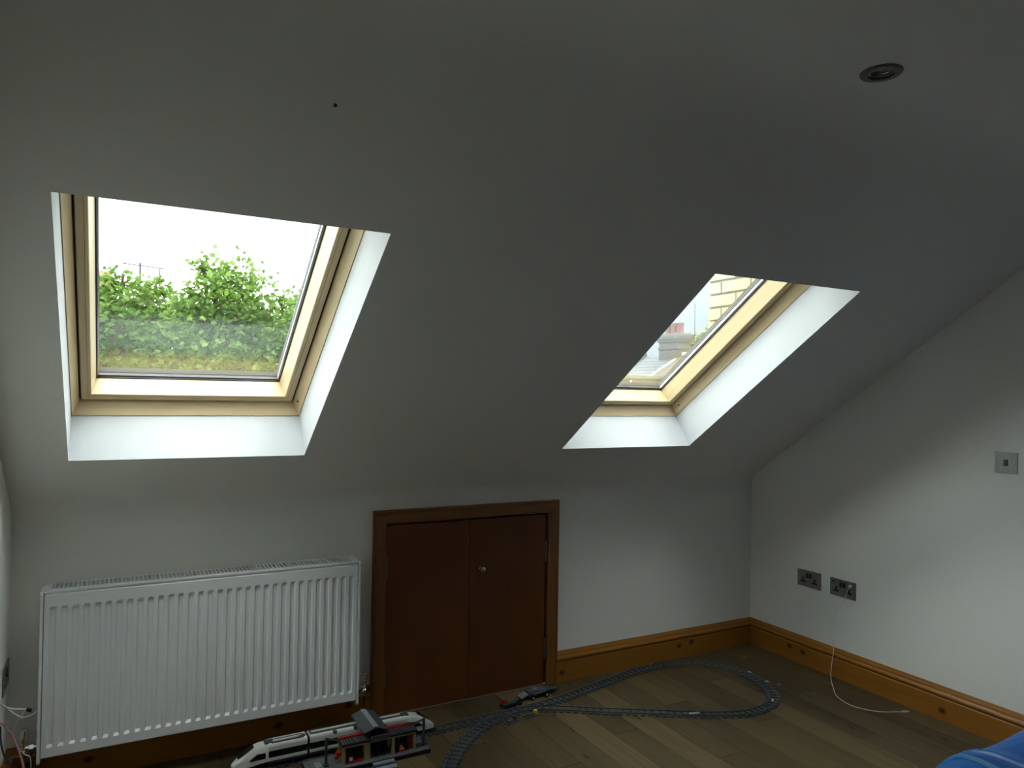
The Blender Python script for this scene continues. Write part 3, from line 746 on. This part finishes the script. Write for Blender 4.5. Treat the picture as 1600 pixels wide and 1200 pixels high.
def side(t, x0, x1, zr):
    """stacked bands of a carriage: skirt, stripe, windows, stripe, roof shoulder"""
    hw = .030
    B(x0, -hw + .002, .024, x1, hw - .002, .034).build('skirt', T_dbg, t)
    B(x0, -hw, .034, x1, hw, .046).build('lower_stripe', T_wht, t, bevel=.0006)
    wb = B(x0 + .002, -hw + .001, .046, x1 - .002, hw - .001, .070).build('window_band', T_blk, t)
    n = max(2, int((x1 - x0) / .034))
    for i in range(1, n):
        x = x0 + (x1 - x0) * i / n
        B(x - .0012, -hw - .0002, .047, x + .0012, -hw + .0014, .069).build('window_divider', T_smoke, wb)
    B(x0, -hw, .070, x1, hw, zr - .006).build('upper_stripe', T_wht, t, bevel=.0006)
    MB().prism([(-hw, zr - .006), (hw, zr - .006), (hw - .003, zr + .0005), (.014, zr + .0022), (-.0145, zr + .0022), (-hw + .003, zr + .0005)], x0, x1, lambda a, b, h: (h, a, b)).build('roof_shoulder', T_wht, t)
    B(x0 + .004, -.012, .016, x1 - .004, .012, .025).build('chassis', T_blk, t)
ZR = .092
def end_car(label, x_tail, x_tip, flip):
    """tail at local 0, nose towards +x; flip = nose to the left"""
    Lc = abs(x_tip - x_tail)
    t = thing('toy_train_car', label, 'toy train', (x_tail, TY, 0), (0, 0, pi if flip else 0), 'cars of the toy train')
    b = Lc - .125
    side(t, 0, b, ZR)
    roof_detail(t, .012, b - .012, ZR, red=False)
    hw = .030
    # nose: cross sections that drop and narrow to the tip
    secs = [(0, hw, ZR + .001, .034), (.03, hw, ZR - .001, .032), (.055, hw - .001, .085, .028), (.08, hw - .003, .070, .026), (.102, hw - .008, .054, .024), (.118, hw - .014, .041, .023), (.125, hw - .021, .034, .024)]
    vs = []
    for x, h, zt, zb in secs:
        vs += [(b + x, -h, zb), (b + x, -h * 1.0, zb + (zt - zb) * .72), (b + x, -h * .72, zb + (zt - zb) * .96), (b + x, 0, zt), (b + x, h * .72, zb + (zt - zb) * .96), (b + x, h, zb + (zt - zb) * .72), (b + x, h, zb)]
    fs = [(r_ * 7 + k, r_ * 7 + (k + 1) % 7, (r_ + 1) * 7 + (k + 1) % 7, (r_ + 1) * 7 + k) for r_ in range(len(secs) - 1) for k in range(7)] + [tuple(range(7)), tuple((len(secs) - 1) * 7 + k for k in range(6, -1, -1))]
    MB().add(vs, fs).build('nose', T_wht, t, smooth=True)
    # windscreen laid on the slope of the nose
    ws = [(.050, .0885, .013), (.068, .079, .0135), (.088, .0660, .0125), (.104, .0545, .009)]
    vs = [(b + x, s * w, z + .0005 + dz) for dz in (0, .002) for x, z, w in ws for s in (-1, 1)]
    fs = [(2 * i + 8, 2 * i + 9, 2 * i + 11, 2 * i + 10) for i in range(3)] + [(2 * i, 2 * i + 8, 2 * i + 10, 2 * i + 2) for i in range(3)] + [(2 * i + 1, 2 * i + 3, 2 * i + 11, 2 * i + 9) for i in range(3)] + [(0, 1, 9, 8), (6, 14, 15, 7)]
    MB().add(vs, fs).build('windscreen', T_blk, t)
    for s in (-1, 1):
        pl = [(.010, .047), (.010, .068), (.040, .068), (.066, .050), (.066, .047)]
        MB().prism(pl, s * (hw - .0012), s * (hw + .0008), lambda a, c, h: (b + a, h * (1 - max(0, a - .05) * 1.2), c)).build('side_window', T_blk, t)
    B(b - .02, -.016, ZR, b + .012, .016, ZR + .004).build('roof_hatch', T_dbg, t, bevel=.0008)
    B(.004, .000, ZR + .001, .016, .014, ZR + .006).build('roof_unit', T_dbg, t)
    B(.018, .001, ZR + .001, .030, .012, ZR + .0055).build('red_roof_unit', T_red, t)
    B(.01, -.020, .018, b + .08, .020, .026).build('underframe', T_blk, t)
    wheels(t, (.035, .06, b + .01, b + .035))
    return t
end_car('white toy train car with black windscreen at the left end of the train', .660, .395, True)
end_car('white rounded toy train car at the right end, behind the toy station', .925, 1.178, False)
t = thing('toy_train_car', 'white middle toy train car with black windows between the two end cars', 'toy train', (.792, TY, 0), None, 'cars of the toy train')
side(t, -.1225, .1225, ZR); roof_detail(t, -.118, .118, ZR, darkgaps=(-.035, .045)); wheels(t, (-.09, -.065, .065, .09))
for s in (-1, 1): B(s * .1265 - .0035, -.024, .03, s * .1265 + .0035, .024, ZR - .004).build('gangway', T_blk, t)

# ------------------------------------------------------------------ toy station
def station():
    ox, oy = .90, 2.7
    t = thing('toy_train_station', 'toy station with tan posts, dark ribbed roof and grey canopy before the train', 'toy station', (ox, oy, 0))
    def b(n, x0, y0, z0, x1, y1, z1, m, par=t, bev=.0005): return B(x0 - ox, y0 - oy, z0, x1 - ox, y1 - oy, z1).build(n, m, par, bevel=bev)
    b('platform_base', .635, 2.655, 0, 1.100, 2.778, .0135, T_blk)
    top = b('platform_deck', .637, 2.657, .0135, 1.098, 2.776, .0175, mat('toy_deck_grey', (.115, .125, .13), .4))
    for i in range(8): b('deck_edge_tile', .64 + i * .0572, 2.770, .0175, .64 + i * .0572 + .055, 2.7775, .0195, T_yel if False else T_mid, top)
    zt = .086
    for x in (.762, .856, .951): 
        b('front_post', x, 2.677, .0175, x + .011, 2.688, zt, T_tan)
    b('front_post', 1.038, 2.677, .0175, 1.046, 2.688, zt, T_tan)
    b('front_post', .845, 2.677, .0175, .8555, 2.688, zt, T_tan)
    for x in (.762, .856, .951, 1.035): b('rear_post', x, 2.735, .0175, x + .011, 2.746, zt, T_tan)
    b('lintel', .760, 2.676, zt - .009, 1.047, 2.689, zt, T_tan)
    b('end_beam', .762, 2.689, zt - .009, .773, 2.746, zt, T_tan); b('end_beam', 1.035, 2.689, zt - .009, 1.046, 2.746, zt, T_tan)
    b('side_wall', .764, 2.690, .0175, .769, 2.735, .045, T_tan)
    rw = b('rear_wall', .773, 2.738, .0175, 1.035, 2.742, .030, T_dbg)
    for x in (.775, .818, .87, .912, .965, 1.0): b('glazing_bar', x, 2.737, .030, x + .002, 2.743, zt - .002, T_tan, rw, 0)
    b('window_glazing', .773, 2.7395, .030, 1.035, 2.7405, zt - .002, T_smoke, rw, 0)
    for z in (.042, .058): b('shelf', .775, 2.715, z, .843, 2.736, z + .003, T_mid)
    b('counter', .785, 2.678, .0175, .838, 2.694, .026, T_red); b('till', .789, 2.680, .026, .801, 2.690, .037, T_wht)
    b('glass_partition', .872, 2.700, .0175, .874, 2.736, .07, T_smoke); b('glass_partition', .905, 2.684, .0175, .9065, 2.736, .074, T_mid)
    b('vending_machine', 1.022, 2.690, .0175, 1.036, 2.712, .080, T_red); b('vending_top', 1.022, 2.689, .068, 1.030, 2.6895, .078, T_org)
    # red awning block at the left end
    b('red_bracket', .744, 2.690, .046, .761, 2.712, .060, T_red); b('red_bracket', .738, 2.694, .036, .752, 2.708, .046, T_red)
    # roof
    rf = b('roof', .756, 2.670, zt, 1.050, 2.752, zt + .005, T_blk)
    rib = B(-.0035, -.022, 0, .0035, .022, .0028).mesh('roof_rib', T_dbg)
    for i in range(28):
        x = .764 + i * .0105
        if .868 < x < .942: continue
        o = bpy.data.objects.new('roof_rib', rib); COL.objects.link(o); o.parent = rf; o.location = (x - ox, 2.696 - oy, zt + .005)
    b('red_roof_strip', .757, 2.724, zt + .005, .865, 2.733, zt + .012, T_red); b('red_roof_strip', .945, 2.724, zt + .005, 1.045, 2.733, zt + .012, T_red)
    # canopy: ridge running over the train
    can = MB()
    y0, y1 = 2.676, 2.852
    pl = [(.842, .1145), (.884, .128), (.890, .128), (.934, .1145), (.934, .1185), (.890, .132), (.884, .132), (.842, .1185)]
    can.prism([(a - ox, z) for a, z in pl], y0 - oy, y1 - oy, lambda a, z, h: (a, h, z)); cn = can.build('canopy', T_mid, t)
    b('canopy_ridge', .878, 2.678, .131, .897, 2.850, .1345, T_lbg, cn)
    b('sign_board', .866, 2.668, zt + .0, .941, 2.676, zt + .016, T_dbg)
    for x in (.868, .928): b('canopy_post', x, 2.700, zt + .005, x + .008, 2.708, .122, T_dbg)
    b('canopy_support', .868, 2.745, zt + .005, .936, 2.752, .118, T_dbg)
    # lamp posts
    for x, s in ((.707, 1), (1.088, -1)):
        lp = MB().box(x - .004 - ox, 2.698 - oy, .0175, x + .004 - ox, 2.706 - oy, .118).build('lamp_post', T_dbg, t)
        MB().box(x - .009 - ox, 2.693 - oy, .0175, x + .009 - ox, 2.711 - oy, .024).build('post_foot', T_dbg, lp)
        MB().cyl((x - ox, 2.702 - oy, .115), (x + s * .045 - ox, 2.702 - oy, .100), .004, n=8).build('lamp_arm', T_dbg, lp)
    b('bench', 1.058, 2.700, .0175, 1.080, 2.730, .026, T_lbg); b('bench', .668, 2.690, .0175, .690, 2.730, .024, T_lbg)
    # steps
    st = b('steps', .870, 2.630, 0, .948, 2.655, .010, T_navy)
    b('step_tread', .868, 2.636, .010, .950, 2.655, .013, T_lbg, st); b('step_tread', .872, 2.606, 0.0, .950, 2.630, .006, T_lbg, st)
station()
t = thing('toy_figure', 'tiny toy figure in orange sitting on the toy station platform', 'toy figure', (.993, 2.690, .0175))
MB().prism([(-.0075, 0), (.0075, 0), (.0055, .013), (-.0055, .013)], -.004, .004, lambda a, b, h: (a, h, b)).build('torso', T_org, t, bevel=.0006)
MB().lathe([(.0001, .0215), (.003, .0212), (.0045, .0195), (.0045, .0155), (.003, .0135), (.0001, .013)], n=14).build('head', T_yel, t, smooth=True)
B(-.007, -.012, 0, -.0005, -.003, .005).build('leg', T_red, t, bevel=.0005); B(.0005, -.012, 0, .007, -.003, .005).build('leg', T_red, t, bevel=.0005)
for s in (-1, 1): MB().cyl((s * .0065, 0, .0115), (s * .009, -.006, .006), .0022, .0018, n=8).build('arm', T_org, t)

# ------------------------------------------------------------------ blue quilt heap at the lower right
def quilt():
    t = thing('blue_quilt', 'glossy bright blue quilted bedding heaped on the floor at the lower right corner', 'bedding', (2.33, .775, 0))
    nx, ny = 220, 64; hx, hy, H = .76, .50, .475
    def hgt(a, b):
        r = max(0, 1 - (abs(a) ** 5 + abs(b) ** 5)) ** .30
        z = H * r + .020 * sin(5.2 * a + 2.4 * b + .5) * r + .012 * sin(11 * a - 7 * b) * r
        # folded-over edge: a valley curving in from the far side
        cv = a * hx - (-.300 - .10 * (1 - b) ** 2 * .5)
        z -= .085 * math.exp(-(cv / .015) ** 2) * r * min(1, max(0, (b + 1) * .7))
        z += .012 * math.exp(-((cv - .035) / .03) ** 2) * r
        return max(z, 0)
    vs = []
    for j in range(ny + 1):
        for i in range(nx + 1):
            a = sin((i / nx - .5) * pi) ; b = sin((j / ny - .5) * pi)
            vs.append((a * hx, b * hy, hgt(a * .9999, b * .9999)))
    m = nx + 1
    fs = [(j * m + i, j * m + i + 1, (j + 1) * m + i + 1, (j + 1) * m + i) for j in range(ny) for i in range(nx)]
    MB().add(vs, fs).build('cover', BLUE, t, smooth=False, recalc=False)
    for p in t.children[0].data.polygons: p.use_smooth = True
    pts = []
    for k in range(14):
        b = .90 - k * .10; a = (-.300 - .10 * (1 - b) ** 2 * .5 - .026) / hx
        pts.append((a * hx, b * hy, hgt(a, b) + .003))
    MB().tube(pts, .0095, 8, 4).build('piping', teal, t, smooth=True)
quilt()

# ------------------------------------------------------------------ outside: brick party wall, seen through the right skylight
PW = struct(B(3.272, 1.75, .75, 3.40, 3.462, 3.35).build('wall_brick', mortar), 'yellow stock brick wall of the neighbouring dormer')
pitch_z = .0805; stretch, head, jt = .226, .107, .012
bs = B(-.010, -stretch / 2, -.0335, .010, stretch / 2, .0335).mesh('brick', stock, bevel=.003)
bh = B(-.010, -head / 2, -.0335, .010, head / 2, .0335).mesh('brick_header', stock, bevel=.003)
row = 0; z = 1.02
while z < 3.3:
    y = 3.468; k = 0
    odd = row % 2
    while y > 1.85:
        use_h = (odd and k == 0)
        l = head if use_h else stretch
        if y - l < 1.76: break
        o = bpy.data.objects.new('brick', bh if use_h else bs); COL.objects.link(o); o.parent = PW
        o.location = (3.268 - random.random() * .002, y - l / 2, z + .0005 * random.random())
        y -= l + jt; k += 1
    z += pitch_z; row += 1
grd = struct(B(-90, -90, -5.9, 110, 120, -5.6).build('ground', grass_m), 'lawn far below outside')

# ------------------------------------------------------------------ outside: sycamore trees
def leaf_poly():
    # lobed outline, 5 points, folded along the midrib
    o = [(0, -.5), (.20, -.34), (.46, -.30), (.34, -.05), (.50, .16), (.24, .20), (.16, .34), (0, .56), (-.16, .34), (-.24, .20), (-.50, .16), (-.34, -.05), (-.46, -.30), (-.20, -.34)]
    return [Vector((x * 1.1, y, -.28 * abs(x))) for x, y in o] + [Vector((0, 0, .02))]
LP = leaf_poly()
def leaf_into(mb, p, size, rng):
    R = Euler((rng.uniform(-1.1, 1.1), rng.uniform(-.9, .9), rng.uniform(0, 6.28))).to_matrix()
    n = len(LP) - 1
    mb.add([p + (R @ q) * size for q in LP], [(k, (k + 1) % n, n) for k in range(n)])
def tree(label, base, clumps, nleaf, leafs, mleaf, crown_r, seed, single=0, group=None, trunk_r=.16):
    rng = random.Random(seed)
    base = Vector(base)
    t = thing('tree', label, 'tree', base, group=group)
    zc = clumps[0][2]
    MB().tube([(0, 0, 0), (.05, .02, (zc - base.z) * .35), (-.04, .05, (zc - base.z) * .65), (.02, 0, (zc - base.z) * .95)], trunk_r, 10, 4).build('trunk', bark, t, smooth=True)
    mb = MB(); tot = sum(c[3] ** 2 for c in clumps); cand = []
    for cx, cy, cz, r in clumps:
        c0 = Vector((cx, cy, cz)) - base
        s0 = Vector((0, 0, (zc - base.z) * .8))
        MB().tube([s0, (s0 + c0) / 2 + Vector((0, 0, .1 * r)), c0 + Vector((0, 0, r * .35))], .022, 6, 4).build('branch', bark, t, smooth=True)
        for _ in range(int(nleaf * r * r / tot)):
            d = Vector((rng.gauss(0, 1), rng.gauss(0, 1), rng.gauss(0, 1))).normalized()
            q = c0 + Vector((d.x, d.y, d.z)) * r * (rng.random() ** .4) * (1 + .18 * rng.gauss(0, 1) * (d.z > .2))
            cand.append((q, leafs * rng.uniform(.65, 1.25)))
    cand.sort(key=lambda a: (a[0].y * 1.0 - a[0].z * .8))
    lm = None
    for i, (q, s) in enumerate(cand):
        if i < single:
            if lm is None or i % 12 == 0:
                m0 = MB(); leaf_into(m0, Vector((0, 0, 0)), 1.0, rng); lm = m0.mesh('leaf', mleaf, recalc=False)
            o = bpy.data.objects.new('leaf', lm); COL.objects.link(o); o.parent = t; o.location = q; o.scale = (s, s, s); o.rotation_euler = (rng.uniform(-.3, .3), rng.uniform(-.3, .3), rng.uniform(0, 6))
        else: leaf_into(mb, q, s, rng)
    tag(mb.build('foliage', mleaf, t, recalc=False), kind='stuff')
    return t
G = -5.6
rg = random.Random(3)
def clump_row(x0, x1, y0, tops, yj=.5):
    """clumps whose tops follow the given skyline heights, with lower layers beneath"""
    out = []
    for x, ztop, r in tops:
        out.append((x, y0 + rg.uniform(-yj, yj) * .6, ztop - r, r))
        zz = ztop - 2 * r
        while zz > -1.2:
            r2 = rg.uniform(.42, .6); out.append((x + rg.uniform(-.25, .25), y0 + rg.uniform(-yj, yj), zz + .1 - r2 * .3, r2)); zz -= .62
    for x in [a[0] for a in tops]:
        z_ = min(a[1] for a in tops) - .25
        while z_ > -1.0:
            out.append((x + .15, y0 + 1.1 + rg.uniform(-.2, .2), z_ - .4, .5)); z_ -= .6
    return out
cA = clump_row(-1.4, .7, 13.7, [(-1.1, 3.3, .45), (-.55, 3.33, .40), (-.20, 3.34, .3), (.07, 3.46, .26), (.33, 3.24, .28), (.58, 3.38, .25), (.85, 3.14, .32)])
cB = clump_row(.9, 2.2, 12.9, [(1.40, 3.50, .42), (1.18, 3.62, .2), (1.62, 3.42, .26), (1.05, 3.10, .36), (1.88, 3.20, .33), (1.93, 3.36, .14), (2.12, 3.12, .26)])
cC = clump_row(2.2, 4.2, 12.3, [(2.35, 3.06, .34), (2.60, 3.06, .30), (2.86, 3.22, .32), (3.2, 3.3, .45), (3.7, 3.3, .5), (4.2, 3.1, .5)])
tree('green sycamore tree at the left of the left skylight', (0.0, 13.7, G), cA, 34000, .090, LEAF, 1, 1, single=70, group='sycamores beyond the left skylight')
tree('tallest green sycamore tree in the middle of the left skylight', (1.5, 12.9, G), cB, 30000, .086, LEAF, 1, 2, single=90, group='sycamores beyond the left skylight')
tree('green sycamore tree at the right edge of the left skylight', (3.0, 12.3, G), cC, 26000, .086, LEAF, 1, 3, single=60, group='sycamores beyond the left skylight')
# distant tree behind the terrace
cD = [(41.0, 46.0, 4.9, 1.2), (42.2, 45.6, 5.5, 1.3), (43.5, 45.2, 6.0, 1.4), (39.8, 46.4, 4.2, 1.1), (44.8, 44.8, 6.0, 1.5), (41.8, 45.8, 2.6, 1.8), (43.6, 45.0, 2.8, 1.9)]
tree('distant round green tree beside the chimney in the right skylight', (42, 45.6, G), cD, 5200, .26, LEAF_FAR, 1, 5, trunk_r=.3)

# ------------------------------------------------------------------ outside: distant houses
# red-roofed house with its aerial behind the trees
t = thing('red_roof_house', 'house with a red clay roof half hidden behind the left tree', 'building', (-2.6, 30, G))
def P3(mb, poly, a, b, fn): return mb.prism(poly, a, b, fn)
B(-4.2, -3, 0, 2.3, 3, 9.3).build('wall', render_w, t)
rf = MB().prism([(-3.4, 9.5), (0, 11.2), (3.4, 9.5), (3.4, 9.3), (-3.4, 9.3)], -4.5, 2.38, lambda a, z, h: (h, a, z)).build('roof', redroof, t)
MB().prism([(-3.0, 8.6), (0, 9.7), (3.0, 8.6)], 2.38, 4.4, lambda a, z, h: (h, a, z)).build('lower_roof', slate, t)
B(-1.8, -.4, 10.4, -1.0, .4, 11.4).build('chimney', red_far, t)
for x in (-3, -.6, 1.6): 
    wf = B(x - .5, -3.05, 6.2, x + .5, -2.98, 7.6).build('window', lead_w, t); B(x - .42, -3.07, 6.28, x + .42, -3.04, 7.52).build('pane', slate, wf)
ae = MB().cyl((3.30, 0, 9.5), (3.30, 0, 11.62), .035, n=8).build('roof_aerial', wire_m, t)
MB().cyl((2.75, 0, 11.55), (4.15, 0, 11.47), .022, n=6).build('boom', wire_m, ae)
m_ = MB()
for k in range(7): x = 2.8 + k * .16; m_.cyl((x, -.25, 11.55 - k * .01), (x, .25, 11.55 - k * .01), .01, n=5)
m_.cyl((3.95, 0, 9.5), (3.95, 0, 11.48), .025, n=6)
m_.build('elements', wire_m, ae)

# terrace house with party walls and a big chimney
t = thing('terrace_house', 'terraced house with slate and tile roofs below a big brick chimney stack', 'building', (16.7, 19.4, G))
ox, oy, oz = 16.7, 19.4, G
def P(x, y, z): return (x - ox, y - oy, z - oz)
def HB(n, x0, y0, z0, x1, y1, z1, m, par=t): return B(x0 - ox, y0 - oy, z0 - oz, x1 - ox, y1 - oy, z1 - oz).build(n, m, par)
ex, ez, rx, rz = 14.6, 1.62, 16.75, 2.86   # eaves and ridge (roof climbs towards +x)
tp = (rz - ez) / (rx - ex)
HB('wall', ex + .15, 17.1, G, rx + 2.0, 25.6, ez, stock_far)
def roofpart(name, y0, y1, m, dz=0):
    r_ = MB()
    r_.prism([(ex, ez + dz), (rx, rz + dz), (rx + 2.2, ez + dz), (rx + 2.2, ez - .12 + dz), (rx, rz - .12 + dz), (ex, ez - .12 + dz)], y0, y1, lambda a, z, h: P(a, h, z))
    ro = r_.build(name, m, t)
    n = 11
    for k in range(n):  # tile courses
        x = ex + (rx - ex) * k / n; zz = ez + dz + tp * (x - ex)
        c_ = MB(); w_ = (rx - ex) / n * 1.05
        c_.add([P(x, y0, zz + .014), P(x + w_, y0, zz + tp * w_ + .005), P(x + w_, y1, zz + tp * w_ + .005), P(x, y1, zz + .014), P(x, y0, zz), P(x, y1, zz)], [(0, 1, 2, 3), (4, 0, 3, 5)])
        c_.build('tile_course', m, ro)
roofpart('roof', 17.1, 19.0, browntile)
roofpart('roof', 19.12, 20.9, slate)
roofpart('roof', 21.05, 25.6, slate)
def party(name, y0, y1, m, h):
    MB().prism([(ex, ez + h), (rx, rz + h), (rx, rz - .1), (ex, ez - .1)], y0, y1, lambda a, z, hh: P(a, hh, z)).build(name, m, t)
party('flashing_strip', 19.0, 19.12, cement, .03)
party('flashing_edge', 18.97, 19.0, lead_w, .045)
party('party_wall', 20.9, 21.05, stock_far, .14)
HB('ridge_cap', rx - .1, 17.1, rz - .03, rx + .1, 19.0, rz + .05, lead_w)
# chimney stack with corbelled courses, cap and pots
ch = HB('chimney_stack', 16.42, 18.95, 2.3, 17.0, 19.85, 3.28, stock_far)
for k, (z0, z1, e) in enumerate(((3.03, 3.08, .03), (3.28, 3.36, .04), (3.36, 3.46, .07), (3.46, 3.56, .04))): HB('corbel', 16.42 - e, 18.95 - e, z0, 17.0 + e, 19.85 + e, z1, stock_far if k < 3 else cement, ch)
for y in (19.10, 19.40, 19.70): MB().lathe([(.135, 3.56 - oz), (.12, 3.62 - oz), (.115, 3.84 - oz), (.135, 3.87 - oz), (.135, 3.92 - oz), (.10, 3.92 - oz), (.09, 3.7 - oz)], (16.71 - ox, y - oy, 0), n=16).build('chimney_pot', terracotta, ch, smooth=True)
MB().cyl(P(17.12, 18.85, 2.5), P(17.12, 18.85, 4.6), .012, n=6).build('aerial_mast', wire_m, t)
# rear extension: brick parapet with coping
ext = HB('extension_wall', 12.25, 16.0, G, 13.72, 17.0, 1.90, red_far)
HB('coping', 12.18, 15.92, 1.90, 13.80, 17.05, 1.985, cement, ext)
for k in range(9): HB('brick_course', 12.245, 15.985, 1.84 - k * .085 - .06, 13.725, 16.0, 1.84 - k * .085, red_far if k % 2 else stock_far, ext)
MB().prism([(12.0, 1.3), (12.25, 1.85), (12.40, 1.3)], 15.93, 15.98, lambda a, z, h: P(a, h, z)).build('barge_board', lead_w, ext)
MB().prism([(13.75, 1.95), (13.85, 1.95), (13.60, 1.35), (13.50, 1.35)], 15.93, 15.98, lambda a, z, h: P(a, h, z)).build('barge_board', lead_w, ext)
print('objects', len(bpy.data.objects))
